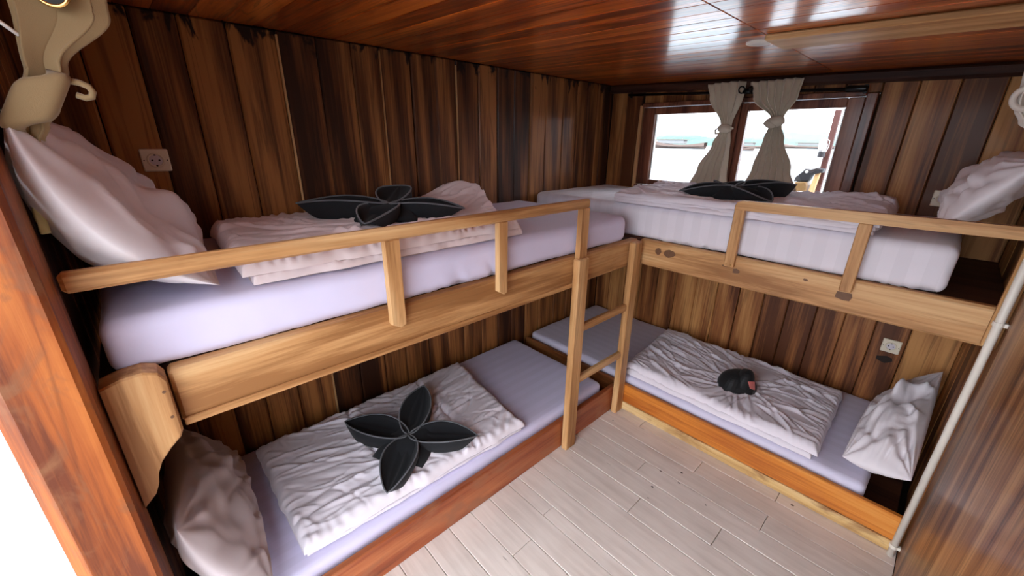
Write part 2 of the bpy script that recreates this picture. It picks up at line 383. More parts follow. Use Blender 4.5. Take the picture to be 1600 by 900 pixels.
# ------------------------------------------------------------------ window
win = thing('window_1', (.9, 0, WZ0), None, None); win['kind'] = 'structure'; win['label'] = 'brown wooden cabin window with two panes looking onto the sea'
def wpart(name, x0, x1, z0, z1, y0, y1, mat='window_wood', b=.004): return MB().box(x0, x1, y0, y1, z0, z1, b).build(name, mat, win)
wpart('casing', .25, .272, WZ0, 1.80, -.022, .05, 'gap_strip')
wpart('casing', 1.505, 1.55, WZ0, 1.80, -.022, .05)
wpart('casing', .272, 1.505, 1.785, 1.80+.012, -.026, .05)
wpart('sill', .272, 1.505, WZ0, 1.262, -.03, .05)
for x0, x1 in ((.274, .905), (.925, 1.503)):
    l_, r_ = (.090, .045) if x0 < .5 else (.040, .070)
    wpart('sash_stile', x0, x0+l_, 1.264, 1.783, -.006, .036); wpart('sash_stile', x1-r_, x1, 1.264, 1.783, -.006, .036)
    wpart('sash_rail', x0+l_, x1-r_, 1.738, 1.783, -.004, .034); wpart('sash_rail', x0+l_, x1-r_, 1.264, 1.300, -.004, .034)
    wpart('pane', x0+l_, x1-r_, 1.30, 1.738, .014, .018, 'pane_glass', .0005)
wpart('mullion', .905, .925, 1.262, 1.785, -.022, .04)
wpart('putty_strip', .366, .374, 1.302, 1.736, .019, .036, 'white_paint', .001)
wpart('putty_strip', 1.424, 1.432, 1.302, 1.736, .019, .036, 'white_paint', .001)
MB().tube([(.885, -.012, 1.63), (.885, -.03, 1.632), (.87, -.034, 1.634)], .005, 8).build('latch', 'brass', win)

# ------------------------------------------------------------------ bunks
def bed_low_left():
    t = thing('lower_bunk', (.42, -1.9, 0), 'low bunk base with red-brown front board along the left wall', 'bunk bed', 'bunk frames')
    MB().box(.80, .828, -2.97, -.882, 0, .170, .004).build('front_board', 'red_board', t)
    MB().box(.03, .79, -2.95, -.90, .03, .06, .003).build('base', 'pine_y', t)
    return t
def bed_low_right():
    t = thing('lower_bunk', (1.1, -.43, 0), 'low bunk base with orange front board under the window bunk', 'bunk bed', 'bunk frames')
    MB().box(.835, RX-.02, -.878, -.850, .052, .172, .005).build('front_board', 'orange_board', t)
    MB().box(.012, .834, -.878, -.850, .052, .170, .005).build('divider_board', 'red_board_x', t)
    MB().box(.835, RX-.02, -.884, -.852, .0, .052, .004).build('base_strip', 'pale_strip', t)
    MB().box(.02, RX-.03, -.84, -.012, .03, .06, .003).build('base', 'teak_dark', t)  # dark colour stands in for the shade in the gap past the mattress
    return t
wood('red_board_x', srgb(110, 60, 30), srgb(156, 96, 52), srgb(186, 130, 80), X_, rough=.45, coat=.2, var=.1)
bed_low_left(); bed_low_right()

ul = thing('upper_bunk', (.42, -1.9, .92), 'upper bunk with pale beam, guard rail and bracket on the left wall', 'bunk bed', 'bunk frames')
MB().box(.778, .828, -2.848, -.853, .925, 1.066, .008).build('beam', 'pine_y', ul)
MB().box(.8285, .8345, -2.845, -1.41, .921, .942, .002).build('ledge_strip', 'pine_y', ul)
MB().box(.012, .776, -2.96, -.86, 1.03, 1.064, .003).build('platform', 'teak_dark', ul)
br = [(-2.954, 1.084), (-2.92, 1.094), (-2.885, 1.096), (-2.862, 1.086), (-2.852, 1.066), (-2.851, .934), (-2.858, .918), (-2.880, .898), (-2.902, .872), (-2.914, .846), (-2.920, .818), (-2.930, .796), (-2.954, .772)]
bk = MB().prism(br, 0, .806, .868, .004).build('bracket', 'pine_z', ul)
for q, z in ((-2.862, 1.04), (-2.862, .975)):
    MB().tube([(.867, q, z), (.8692, q, z)], .0035, 8).build('screw', 'knot', bk)
gr = MB().box(.829, .857, -2.951, -1.352, 1.284, 1.324, .007)
for p in (0,): pass
gr = gr.build('guard_rail', 'pine_y', ul)
for a, b in ((-2.318, -2.272), (-1.882, -1.842), (-1.405, -1.352)):
    zb_ = 1.005
    MB().prism([(a, 1.285), (b, 1.285), (b, zb_+.006), ((a+b)/2+.006, zb_), (a, zb_+.016)], 0, .8295, .855, .003).build('rail_post', 'pine_z', ul)

ur = thing('upper_bunk', (1.2, -.43, .92), 'upper bunk below the window with knotty pale beam and guard rail', 'bunk bed', 'bunk frames')
bm = MB().box(.834, RX-.002, -.850, -.806, .928, 1.067, .008).build('beam', 'pine_x', ur)
for x, z, rx, rz in ((.945, 1.018, .017, .022), (1.005, 1.018, .034, .022), (1.285, 1.018, .016, .006), (1.335, 1.002, .017, .013), (1.735, .998, .032, .020), (1.60, 1.03, .010, .006)):
    n = 8
    MB().prism([(x+rx*random.uniform(.75, 1.15)*math.cos(6.283*i/n), z+rz*random.uniform(.7, 1.15)*math.sin(6.283*i/n)) for i in range(n)], 1, -.8506, -.848).build('knot', 'knot', bm)
MB().box(.012, RX-.004, -.804, -.006, 1.03, 1.064, .003).build('platform', 'teak_dark', ur)
pts = [(1.283, 1.282), (1.283, 1.300), (1.290, 1.316), (1.304, 1.323), (1.33, 1.324), (RX-.004, 1.333), (RX-.004, 1.293)]
MB().prism(pts, 1, -.878, -.851, .004).build('guard_rail', 'pine_x', ur)
for a, b in ((1.284, 1.326), (1.716, 1.756)):
    MB().box(a, b, -.877, -.8515, 1.022, 1.288, .003).build('rail_post', 'pine_z', ur)
for x in (1.295, 1.315): MB().tube([(x, -.8765, 1.034), (x, -.8785, 1.034)], .003, 8).build('screw', 'brass', ur)
MB().box(RX-.036, RX-.001, -.884, -.852, .94, CEIL(RX)-.002, .004).build('end_post', 'pine_z', ur)

# corner post in the foreground
pz = MB()
pts = [(.832, -2.957), (.948, -2.957), (.956, -2.965), (.956, -3.045), (.935, -3.068), (.832, -3.068)]
pz.prism(pts, 2, .0, CEIL(.9)-.002, .002)
tag(pz.build('corner_post', 'post_wood'), 'thick worn orange-brown post in the left foreground', 'post')

# ladder
ld = thing('bunk_ladder', (.85, -1.14, 0), 'short pale wooden ladder leaning at the left bunk beam', 'ladder')
MB().box(.8355, .872, -1.425, -1.347, 0, 1.062, .006).build('upright', 'pine_z', ld)
MB().box(.8355, .872, -.960, -.885, 0, 1.066, .006).build('upright', 'pine_z', ld)
for z in (.405, .70):
    MB().box(.838, .866, -1.347, -.960, z-.020, z+.020, .006).build('rung', 'pine_y', ld)

# conduit
cp = thing('conduit_pipe', (2.128, -.897, 0), 'white plastic conduit running up the corner of the right wall', 'pipe')
MB().tube([(2.130, -.898, .0), (2.130, -.898, CEIL(2.13)-.003)], .0115, 14).build('pipe', 'pipe_white', cp, smooth=True)
for z in (.05, 1.03):
    MB().tube([(2.130, -.898, z-.007), (2.130, -.898, z+.007)], .0145, 14).box(2.125, RX, -.906, -.89, z-.007, z+.007, .001).build('clip', 'pipe_white', cp)

# sockets
def socket(c, face, label):
    o = thing('wall_socket', c, label, 'socket', 'wall sockets')
    def place(m):
        V = []
        for p in m.v:
            V.append((c[0]+p[2], c[1]-p[0], c[2]+p[1]) if face == 'x' else (c[0]+p[0], c[1]-p[2], c[2]+p[1]))
        m.v = V; return m
    pl = place(MB().box(-.038, .038, -.037, .037, 0.001, .011, .003)).build('plate', 'socket_cream', o, fixn=True)
    R = .021
    place(MB().torus((0, 0, .011), R, .0035, (0, 0, 1), 24, 8)).build('ring', 'socket_cream', o, smooth=True, fixn=True)
    place(MB().tube([(0, 0, .0105), (0, 0, .0118)], R-.002, 20)).build('well', 'pillow_shaded', o, fixn=True)
    for s_ in (-.0095, .0095): place(MB().tube([(s_, 0, .011), (s_, 0, .0125)], .003, 10)).build('hole', 'socket_hole', o, fixn=True)
    for s_ in (-.019, .019): place(MB().box(-.003, .003, s_-.004, s_+.004, .011, .014, .001)).build('earth_clip', 'socket_hole', o, fixn=True)
    for s_ in (-.031, .031): place(MB().tube([(s_, 0, .0105), (s_, 0, .0118)], .002, 8)).build('screw', 'socket_hole', o, fixn=True)
socket((.002, -2.725, 1.481), 'x', 'cream wall socket above the left upper bunk beside the pillow')
socket((1.900, -.003, 1.322), 'y', 'cream wall socket partly behind the right upper pillow')
socket((1.912, -.003, .542), 'y', 'cream wall socket under the beam above the lower right pillow')

# ------------------------------------------------------------------ bedding
def softbox(x0, x1, y0, y1, z0, z1, r, step=.035, fn=None):
    c = np.array([(x0+x1)/2, (y0+y1)/2, (z0+z1)/2]); h = np.array([(x1-x0)/2, (y1-y0)/2, (z1-z0)/2]); m = MB()
    def axis_pts(hh):
        k = max(2, int((hh-r)*2/step)); core = list(np.linspace(-(hh-r), hh-r, k+1))
        e = [r*q for q in (.25, .5, .75, 1.)]
        return [-(hh-r)-q for q in reversed(e)]+core+[hh-r+q for q in e]
    A = [axis_pts(h[i]) for i in range(3)]
    for ax in range(3):
        o = [i for i in range(3) if i != ax]
        for sd in (-1, 1):
            P = []
            for a in A[o[0]]:
                rowp = []
                for b in A[o[1]]:
                    p = np.zeros(3); p[ax] = sd*h[ax]; p[o[0]] = a; p[o[1]] = b
                    q = np.clip(p, -(h-r), h-r); d = p-q; L = np.linalg.norm(d)
                    n_ = d/L if L > 1e-9 else np.zeros(3); p = q+n_*r+c
                    if fn: p = fn(p, n_)
                    rowp.append(p)
                P.append(rowp)
            m.grid(P)
    return m
def mattress(x0, x1, y0, y1, z0, z1, mat, label, seed, r=.03, wr=.003, front=None):
    def fn(p, n_):
        d = wr*fbm(p[0]*5+seed, p[1]*5, p[2]*5)
        if front is not None and abs(n_[front[0]]) > .4:      # tucked creases low on the visible side
            k = max(0, 1-(p[2]-z0)/.09); a = p[1] if front[0] == 0 else p[0]
            gate = max(0, noise.noise((a*2.3+seed, 5., 1.))+.15); d += .022*k*gate*noise.noise((a*55+p[2]*30+seed, p[2]*6, 1.3)) + .006*max(0, fbm(a*2+seed, p[2]*3, 4))
        return p+n_*d
    o = softbox(x0, x1, y0, y1, z0, z1, r, step=.014 if front else .03, fn=fn).build('mattress', mat, smooth=True, fixn=True)
    return tag(o, label, 'mattress', 'sheeted mattresses')
mattress(.012, .806, -2.935, -.955, 1.066, 1.198, 'sheet_plain', 'mattress in plain white sheet coloured with sky tint on the left upper bunk', 1, .035, .004, (0, 1))
mattress(.012, 1.995, -.825, -.012, 1.066, 1.238, 'sheet_striped', 'thick mattress in striped white sheet under the window', 2, .035, .003, (1, -1))
mattress(.02, .785, -2.94, -1.00, .062, .205, 'sheet_sky_tint', 'striped white mattress coloured with sky tint in the left lower bunk', 3)
mattress(.02, 2.0, -.835, -.015, .062, .205, 'sheet_sky_tint_y', 'striped white mattress coloured with sky tint in the lower bunk beneath the window', 4) if 'sheet_sky_tint_y' in MATS else None
cloth('sheet_sky_tint_y', srgb(216, 213, 234), 1., 1, 90.)  # white sheet with crosswise stripes, skylight tint put into the colour
mattress(.02, 2.0, -.835, -.015, .062, .205, 'sheet_sky_tint_y', 'striped white mattress coloured with sky tint in the lower bunk beneath the window', 4)

def edgespace(n, r, L):
    e = list(np.array([0, .06, .2, .42, .7, 1.])*r/L); core = list(np.linspace(e[-1], 1-e[-1], n))[1:-1]
    return e+core+[1-q for q in reversed(e)]
def crease_field(X, Y, box, count, ang, jit, amp, rng, length=(.10, .50), width=(.005, .013), fan=None):
    """sum of individual cloth creases: curved ridges and valleys of limited length"""
    H = np.zeros_like(X); x0, x1, y0, y1 = box
    for _ in range(count):
        cx, cy = rng.uniform(x0, x1), rng.uniform(y0, y1); a = ang(cx, cy) if callable(ang) else ang
        if fan and math.hypot(cx-fan[0], cy-fan[1]) < fan[2]: a = math.atan2(cy-fan[1], cx-fan[0])
        a += rng.normal(0, jit); L = rng.uniform(*length); W = rng.uniform(*width); A = amp*rng.uniform(.35, 1.)*(1 if rng.random() < .6 else -.8)
        dx, dy = X-cx, Y-cy; t = dx*math.cos(a)+dy*math.sin(a); n_ = -dx*math.sin(a)+dy*math.cos(a)
        n_ = n_-rng.normal(0, .8)*t*t-.010*np.sin(t*rng.uniform(8, 20)+rng.uniform(0, 6))
        win_ = np.clip(1-(t/(L*.5))**2, 0, 1); Wl = W*(.6+.4*win_)
        H += A*win_*(np.exp(-(n_/Wl)**2)-.35*np.exp(-((n_-2.1*Wl)/(1.4*Wl))**2))
    return H
def quilt_layer(m, C, z0, t, seed, nu=120, nv=170, wr=.010, ang=.3, jit=.3, count=120, seams=(), bumps=(), edge=.012, fan=None, swell=.010, gather=.0):
    """C: four xy corners (u0v0,u1v0,u1v1,u0v1)"""
    C = [np.array(c, float) for c in C]; rng = np.random.default_rng(int(seed*10))
    Lu = np.linalg.norm(C[1]-C[0]); Lv = np.linalg.norm(C[3]-C[0]); r = t*.9
    U, V = np.meshgrid(edgespace(nu, r, Lu), edgespace(nv, r, Lv), indexing='ij')
    XY = [C[0][i]*(1-U)*(1-V)+C[1][i]*U*(1-V)+C[2][i]*U*V+C[3][i]*(1-U)*V for i in (0, 1)]; X, Y = XY
    S = np.minimum(np.minimum(U*Lu, (1-U)*Lu), np.minimum(V*Lv, (1-V)*Lv))
    K = np.clip(S/r, 0, 1); prof = np.sqrt(np.clip(1-(1-K)**2, 0, 1))
    low = np.vectorize(lambda x, y: fbm(x*4+seed, y*4, 1.))(X, Y); edg = np.vectorize(lambda x, y: fbm(x*9+seed, y*9, 3., 2))(X, Y)
    cx, cy = (C[0]+C[2])/2; dx, dy = X-cx, Y-cy; L = np.hypot(dx, dy)+1e-6
    w_ = edg*(1-np.clip(S/.09, 0, 1))*edge; X = X+dx/L*w_; Y = Y+dy/L*w_
    H = swell*low+crease_field(X, Y, (X.min(), X.max(), Y.min(), Y.max()), count, ang, jit, wr, rng, fan=fan)
    H += crease_field(X, Y, (X.min(), X.max(), Y.min(), Y.max()), count//2, ang, jit*2.5, wr*.45, rng, (.04, .12), (.004, .007), fan=fan)
    if gather:      # puckers along the hems
        for (e, al) in ((U*Lu, V*Lv), ((1-U)*Lu, V*Lv), (V*Lv, U*Lu), ((1-V)*Lv, U*Lu)):
            H += gather*np.exp(-(e/.05)**2)*np.sin(al*rng.uniform(120, 170)+3*np.sin(al*17+seed)+e*20)
    for (ax, pos, dp) in seams:
        d = (U-pos)*Lu if ax == 'u' else (V-pos)*Lv
        d = d+.006*np.sin((V*Lv if ax == 'u' else U*Lu)*13+seed)
        H -= dp*np.exp(-(d/.008)**2)-dp*.5*np.exp(-((np.abs(d)-.03)/.02)**2)
    for (bx, by, bh, br_) in bumps: H += bh*np.exp(-((X-bx)**2+(Y-by)**2)/br_**2)
    Z = z0+np.maximum(.001, t*prof+H*np.clip(S/.02, .15, 1)*np.clip(S/.006, 0, 1))
    m.grid(np.stack([X, Y, Z], -1)); B = np.stack([X, Y, np.full_like(X, z0)], -1)[:, ::-1]
    m.grid(B[::4, ::4] if False else B[[0, -1]][:, [0, -1]]); return m
def quilt(layers, mat, label):
    m = MB()
    for L in layers: quilt_layer(m, **L)
    return tag(m.build('folded_quilt', mat, smooth=True), label, 'quilt', 'folded quilts')
ZL, ZU, ZR = .207, 1.201, 1.240
cL = [(.10, -2.67), (.745, -2.665), (.775, -1.655), (.095, -1.56)]
quilt([dict(C=[(c[0]*.985+.004, c[1]*.99-.02) for c in cL], z0=ZL+.001, t=.032, seed=2.1, wr=.006, ang=1.3, nu=60, nv=90, count=30, gather=.004),
       dict(C=cL, z0=ZL+.024, t=.042, seed=11.3, wr=.008, ang=lambda x, y: 1.15 if y < -2.0 else 1.9, jit=.28, count=170, seams=(('v', .36, .010), ('v', .72, .010), ('u', .80, .008)), edge=.016, gather=.003)],
      'quilt_white', 'rumpled white quilt on the left lower bunk under the black flower towel')
cR = [(.74, -.11), (.80, -.80), (1.815, -.815), (1.80, -.15)]
quilt([dict(C=[(.76, -.12), (.82, -.815), (1.80, -.825), (1.79, -.14)], z0=ZL+.001, t=.034, seed=5.1, wr=.006, ang=0., nu=60, nv=90, count=30, gather=.003),
       dict(C=cR, z0=ZL+.024, t=.040, seed=21.7, wr=.0095, ang=lambda x, y: -.35 if x < 1.3 else -.15, jit=.25, count=190, fan=(1.40, -.56, .30), edge=.014, gather=.002)],
      'quilt_white', 'wrinkled white quilt on the lower bunk under the window')
cU = [(.06, -2.63), (.76, -2.66), (.775, -1.70), (.10, -1.42)]
quilt([dict(C=[(.08, -2.61), (.765, -2.64), (.775, -1.69), (.10, -1.45)], z0=ZU+.002, t=.034, seed=31.2, wr=.008, ang=1.57, nu=80, nv=120, count=40, gather=.006),
       dict(C=cU, z0=ZU+.026, t=.042, seed=41.9, wr=.011, ang=1.4, jit=.4, count=150, bumps=((.22, -1.60, .085, .13), (.36, -1.50, .035, .14), (.30, -1.78, .02, .12)), edge=.016, gather=.006)],
      'quilt_bounce_tint', 'white quilt coloured with warm ceiling bounce, heaped on the left upper bunk')
cW = [(.57, -.115), (.625, -.815), (1.775, -.835), (1.765, -.115)]
quilt([dict(C=[(.58, -.12), (.64, -.83), (1.76, -.84), (1.76, -.12)], z0=ZR+.002, t=.026, seed=51.2, wr=.005, ang=0., nu=60, nv=90, count=30, gather=.002),
       dict(C=[(.575, -.118), (.63, -.822), (1.77, -.838), (1.76, -.118)], z0=ZR+.018, t=.022, seed=55.2, wr=.005, ang=0., nu=60, nv=90, count=30, gather=.002),
       dict(C=cW, z0=ZR+.032, t=.030, seed=61.4, wr=.012, ang=-.1, jit=.5, count=170, bumps=((1.62, -.25, .035, .2), (.75, -.3, .02, .15)), edge=.012)],
      'quilt_white', 'white quilt lying on the upper bunk under the window')

def pillow(C, t, mat, label, seed, wr=.010, up_hint=(0, 0, 1), n=80, pinch=.05, freq=7., ang=.6, corner=.12, pw=2.2, ex=.55, bend=0.):
    C = [np.array(c, float) for c in C]; nn = np.cross(C[1]-C[0], C[3]-C[0]); nn /= np.linalg.norm(nn)
    if nn @ np.array(up_hint) < 0: nn = -nn
    G = [.5-.5*math.cos(math.pi*i/n) for i in range(n+1)]; m = MB()
    GU, GV = np.meshgrid(G, G, indexing='ij'); rng = np.random.default_rng(int(seed*10)); LS = np.linalg.norm(C[1]-C[0])
    CF = {sd: crease_field(GU*.65, GV*.45, (0, .65, 0, .45), 34, ang, .5, wr*.8, rng, (.08, .30), (.008, .02))+crease_field(GU*.65, GV*.45, (.1, .55, .08, .37), 9, ang, .6, wr*1.7, rng, (.2, .45), (.022, .04)) for sd in (1, -1)}
    ca, sa = math.cos(ang), math.sin(ang)
    for sd in (1, -1):
        P = []
        for iu, u in enumerate(G):
            rp = []
            for iv, v in enumerate(G):
                a, b = 2*u-1, 2*v-1
                u2_ = .5+.5*a*(1-pinch*(1-b*b))*math.sqrt(1-corner*b*b); v2_ = .5+.5*b*(1-pinch*(1-a*a))*math.sqrt(1-corner*a*a)
                p = C[0]*(1-u2_)*(1-v2_)+C[1]*u2_*(1-v2_)+C[2]*u2_*v2_+C[3]*(1-u2_)*v2_
                f = (max(0, 1-abs(a)**pw)*max(0, 1-abs(b)**pw))**ex; p = p-nn*bend*(1-b*b)
                e = min(1, 4*min(1-abs(a), 1-abs(b)))
                q = (u*ca+v*sa, -u*sa+v*ca)
                h = float(CF[sd][iu, iv])+wr*.9*fbm(u*3+seed, v*3, sd*2., 2)
                # creases radiating from the corners
                for (cu, cv) in ((0, 0), (1, 0), (1, 1), (0, 1)):
                    dd = math.hypot(u-cu, v-cv); aa = math.atan2(v-cv, u-cu)
                    h += wr*.9*math.exp(-(dd/.32)**2)*math.sin(aa*14+seed)*min(1, dd*6)
                p = p+nn*(sd*(t/2*f)+h*e*(1 if sd > 0 else .6)*sd)
                rp.append(p)
            P.append(rp if sd > 0 else list(reversed(rp)))
        m.grid(P)
    return tag(m.build('pillow', mat, smooth=True, fixn=True), label, 'pillow', 'pillows')
pillow([(.06, -2.70, 1.235), (.80, -2.705, 1.220), (.905, -2.940, 1.605), (.08, -2.935, 1.575)], .20, 'pillow_white', 'plump white pillow propped up against the post on the left upper bunk', 3.3, .016, (0, 1, .3), ang=1.2, pinch=.0, corner=.08, pw=2., ex=.62, bend=.062)
pillow([(.06, -2.735, .27), (.85, -2.765, .272), (.875, -2.925, .68), (.08, -2.905, .52)], .17, 'pillow_shaded', 'white pillow in shadow at the head of the left lower bunk', 8.1, .013, (0, 1, .3), ang=1.3, pinch=.0, corner=.10, pw=2.2, ex=.55, bend=.03)
pillow([(1.915, -.83, 1.285), (1.925, -.20, 1.285), (2.07, -.16, 1.55), (2.085, -.80, 1.52)], .15, 'pillow_white', 'white pillow leaning on the right wall of the upper bunk by the window', 13.7, .014, (-1, 0, .3), freq=5., pinch=.03)
pillow([(1.885, -.80, .265), (1.91, -.20, .28), (2.125, -.09, .54), (2.115, -.83, .30)], .20, 'pillow_white', 'crumpled white pillow in the right corner of the lower bunk', 19.2, .022, (-1, 0, .6), freq=5., ang=.9, pinch=.03)

# ------------------------------------------------------------------ towels
def flower_towel(center, zb, tips, label, W=.068, H=.062):
    o = thing('flower_towel', (center[0], center[1], zb), label, 'towel', 'towels folded into flowers')
    c = Vector((center[0], center[1], zb+.055))
    # base: soft square cushion of cloth under the petals
    n = 32; P = []
    for k, (rr, zz) in enumerate(((.001, .058), (.45, .052), (.8, .036), (1., .010), (.98, .0), (.001, .0))):
        ring = []
        for i in range(n):
            a = 6.283*i/n; q = Vector((math.cos(a), math.sin(a), 0)); best = 0
            for tp in tips:
                d = Vector((tp[0]-c.x, tp[1]-c.y, 0)); best = max(best, (q.dot(d.normalized())**6 if q.dot(d) > 0 else 0)*d.length*.62)
            bq = max(abs(q.dot(Vector((tips[0][0]-c.x, tips[0][1]-c.y, 0)).normalized())), abs(q.dot(Vector((-(tips[0][1]-c.y), tips[0][0]-c.x, 0)).normalized())))
            R = .118/max(.7, bq)*rr
            ring.append((c.x+q.x*R, c.y+q.y*R, zb+zz+.003*noise.noise((a*3, rr*2, 2.))))
        P.append(ring)
    MB().grid(P, True).build('base', 'towel_black', o, smooth=True)
    for tp in tips:
        tip = Vector(tp); d = Vector((tip.x-c.x, tip.y-c.y, 0)); L = d.length; d.normalize(); s_ = Vector((-d.y, d.x, 0))
        dz = tip.z-c.z; ns, nw = 26, 14; P = []; rimL = []; rimR = []
        for i in range(ns+1):
            s = i/ns; a = W*(math.sin(math.pi*min(1, s**.85)))**.75*(1 if s < .999 else 0)+.004*(1-s)
            rim = c.z+dz*s+H*.55*math.sin(math.pi*s)*.6
            row_ = []
            ctr = c+d*(L*s)
            # outside wall left, rim, inner hollow, rim, outside wall right
            prof = [(-1.12, zb+.004 if s < .75 else zb+.004+(rim-zb-.004)*((s-.75)/.25)**1.5)]
            prof = [(-.8, prof[0][1]), (-1.02, prof[0][1]*.5+rim*.5), (-1.03, rim-.004), (-.97, rim)]
            for k in range(nw+1):
                w = -0.9+1.8*k/nw; dep = H*.75*math.sin(math.pi*min(1, s*1.02)) if s < .98 else 0
                prof.append((w, rim-.003-dep*(1-abs(w)**2.2)+.016*math.sin(math.pi*s)*math.exp(-((w-.22)/.16)**2)+.010*math.sin(math.pi*s)*math.exp(-((w+.3)/.14)**2)))
            prof += [(.97, rim), (1.03, rim-.004), (1.02, prof[1][1]), (.8, prof[0][1])]
            for w, z in prof:
                q = ctr+s_*(w*a); row_.append((q.x, q.y, max(zb+.002, z)))
            P.append(row_)
            rimL.append(tuple(ctr+s_*(-1.0*a)+Vector((0, 0, rim-ctr.z)))); rimR.append(tuple(ctr+s_*(1.0*a)+Vector((0, 0, rim-ctr.z))))
        pt = MB().grid(P).build('petal', 'towel_black', o, smooth=True)
        MB().tube(rimL+list(reversed(rimR))[1:], .0032, 6).build('hem', 'towel_edge', pt, smooth=True)
    return o
flower_towel((.555, -2.155), ZL+.066, [(.30, -2.335, .345), (.305, -1.925, .355), (.76, -1.93, .325), (.775, -2.37, .320)], 'black towel folded into a flower on the left lower bunk')
flower_towel((.42, -2.08), ZU+.066, [(.22, -2.36, 1.325), (.15, -1.88, 1.355), (.62, -1.86, 1.305), (.62, -2.27, 1.295)], 'black towel folded into a flower on the left upper bunk')
flower_towel((1.17, -.58), ZR+.062, [(.96, -.74, 1.325), (1.02, -.38, 1.345), (1.38, -.36, 1.365), (1.38, -.72, 1.315)], 'black towel folded into a flower below the curtains')

pc = thing('folded_towel', (1.37, -.56, ZL+.062), 'small black cloth bundle with pink tag on the lower bunk quilt', 'towel')
def dome(cx, cy, z0, rx, ry, h, rot, sq, n=28, mrows=9):
    P = []
    for i in range(mrows+1):
        f = i/mrows; rr = (1-f**2.6)**.5 if f < 1 else .0; ring = []
        for k in range(n):
            a = 6.283*k/n; ce_, se_ = math.cos(a), math.sin(a)
            e = (abs(ce_)**sq+abs(se_)**sq)**(-1/sq)
            x = rx*rr*e*ce_+.018*f; y = ry*rr*e*se_
            ring.append((cx+x*math.cos(rot)-y*math.sin(rot), cy+x*math.sin(rot)+y*math.cos(rot), z0+h*f))
        P.append(ring)
    P.insert(0, [(cx, cy, z0)]*n)
    return MB().grid(P, True)
zp = ZL+.058
dome(1.37, -.555, zp, .095, .080, .075, .5, 3.).build('lower_fold', 'pouch_black', pc, smooth=False)
dome(1.36, -.565, zp+.020, .082, .070, .082, .9, 2.6).build('middle_fold', 'pouch_black', pc, smooth=False)
dome(1.395, -.555, zp+.012, .052, .064, .112, .4, 2.4).build('upper_fold', 'pouch_black', pc, smooth=False)
P = [(1.436, -.612, zp+.088), (1.456, -.565, zp+.075), (1.470, -.585, zp+.040), (1.455, -.622, zp+.058)]
m = MB(); m.add(P+[(p[0]+.002, p[1]-.002, p[2]+.003) for p in P], [(0, 1, 2, 3), (7, 6, 5, 4), (0, 4, 5, 1), (1, 5, 6, 2), (2, 6, 7, 3), (3, 7, 4, 0)]); m.build('tag', 'tag_pink', pc, fixn=True)

# ------------------------------------------------------------------ curtains
def lerp_levels(levels, z):
    for (a, b) in zip(levels[:-1], levels[1:]):
        if a[0] >= z >= b[0]:
            f = (a[0]-z)/(a[0]-b[0]); f = f*f*(3-2*f); return [a[i]+(b[i]-a[i])*f for i in range(1, len(a))]
    return list((levels[-1] if z < levels[-1][0] else levels[0])[1:])
def curtain_sheet(levels, pleats, dirv, nrm, seed, nz=60, ns=90, thick_fold=1.):
    """levels: (z, along, out, width, depth)"""
    P = []; zt, zb_ = levels[0][0], levels[-1][0]; D = Vector(dirv); N = Vector(nrm)
    for i in range(nz+1):
        z = zt+(zb_-zt)*i/nz; al, ou, w, dp = lerp_levels(levels, z); rowp = []
        for j in range(ns+1):
            s = j/ns; ph = 2*math.pi*pleats*s+.6*math.sin(3*s+seed)+.25*noise.noise((s*4, z*3, seed))
            a = al+(s-.5)*w+.10*w/pleats*math.sin(2*ph)*thick_fold
            o = ou+dp*(math.sin(ph)*(.75+.35*noise.noise((s*5+seed, z*2, 0.)))) - dp*1.2*(2*s-1)**2*.4
            p = D*a+N*o; rowp.append((p.x, p.y, z+.004*noise.noise((s*6, z*5, seed))))
        P.append(rowp)
    return P
def knot(m, c, rx, ry, rz, tilt=0., seed=0.):
    P = []
    for i in range(13):
        row_ = []
        for k in range(24):
            th = math.pi*i/12; a = 6.283*k/24
            q = Vector((rx*math.sin(th)**.7*math.cos(a), ry*math.sin(th)**.7*math.sin(a), rz*math.cos(th)))
            q *= 1+.10*noise.noise((q.x*30+seed, q.y*30, q.z*60))
            q = Matrix.Rotation(tilt, 3, 'Y') @ q; row_.append((c[0]+q.x, c[1]+q.y, c[2]+q.z))
        P.append(row_)
    m.grid(P, True); return m
def tail(m, path, r=.006): return m.tube(path, r, 8)
XA, NY = (1, 0, 0), (0, -1, 0)
c1 = thing('curtain', (.84, -.07, 1.3), 'beige curtain tied in a knot at the left half of the window', 'curtain', 'window curtains')
MB().grid(curtain_sheet([(1.892, .845, .096, .215, .026), (1.82, .855, .094, .19, .028), (1.66, .872, .060, .060, .014), (1.63, .872, .060, .060, .014), (1.55, .862, .060, .105, .016), (1.40, .835, .070, .18, .032), (1.285, .825, .075, .235, .036)], 5, XA, NY, 1., ns=130)).build('fabric', 'curtain_beige', c1, smooth=True, solid=.003)
m = knot(MB(), (.872, -.066, 1.640), .042, .028, .026, .1, 3.); tail(m, [(.84, -.075, 1.645), (.825, -.085, 1.63), (.83, -.085, 1.61), (.845, -.08, 1.612)]); tail(m, [(.905, -.07, 1.645), (.925, -.085, 1.64)]); m.build('tie', 'curtain_beige', c1, smooth=True)
MB().torus((.940, -.098, 1.846), .018, .004, (.8, -.6, .1)).build('eyelet', 'black_metal', c1, smooth=True)
c2 = thing('curtain', (1.15, -.07, 1.3), 'beige curtain tied in a knot at the right half of the window', 'curtain', 'window curtains')
MB().grid(curtain_sheet([(1.885, 1.105, .096, .255, .026), (1.80, 1.115, .096, .22, .030), (1.69, 1.14, .060, .062, .015), (1.655, 1.14, .060, .062, .015), (1.58, 1.145, .060, .105, .018), (1.42, 1.165, .070, .20, .032), (1.285, 1.175, .075, .29, .036)], 6, XA, NY, 4., ns=150)).build('fabric', 'curtain_beige', c2, smooth=True, solid=.003)
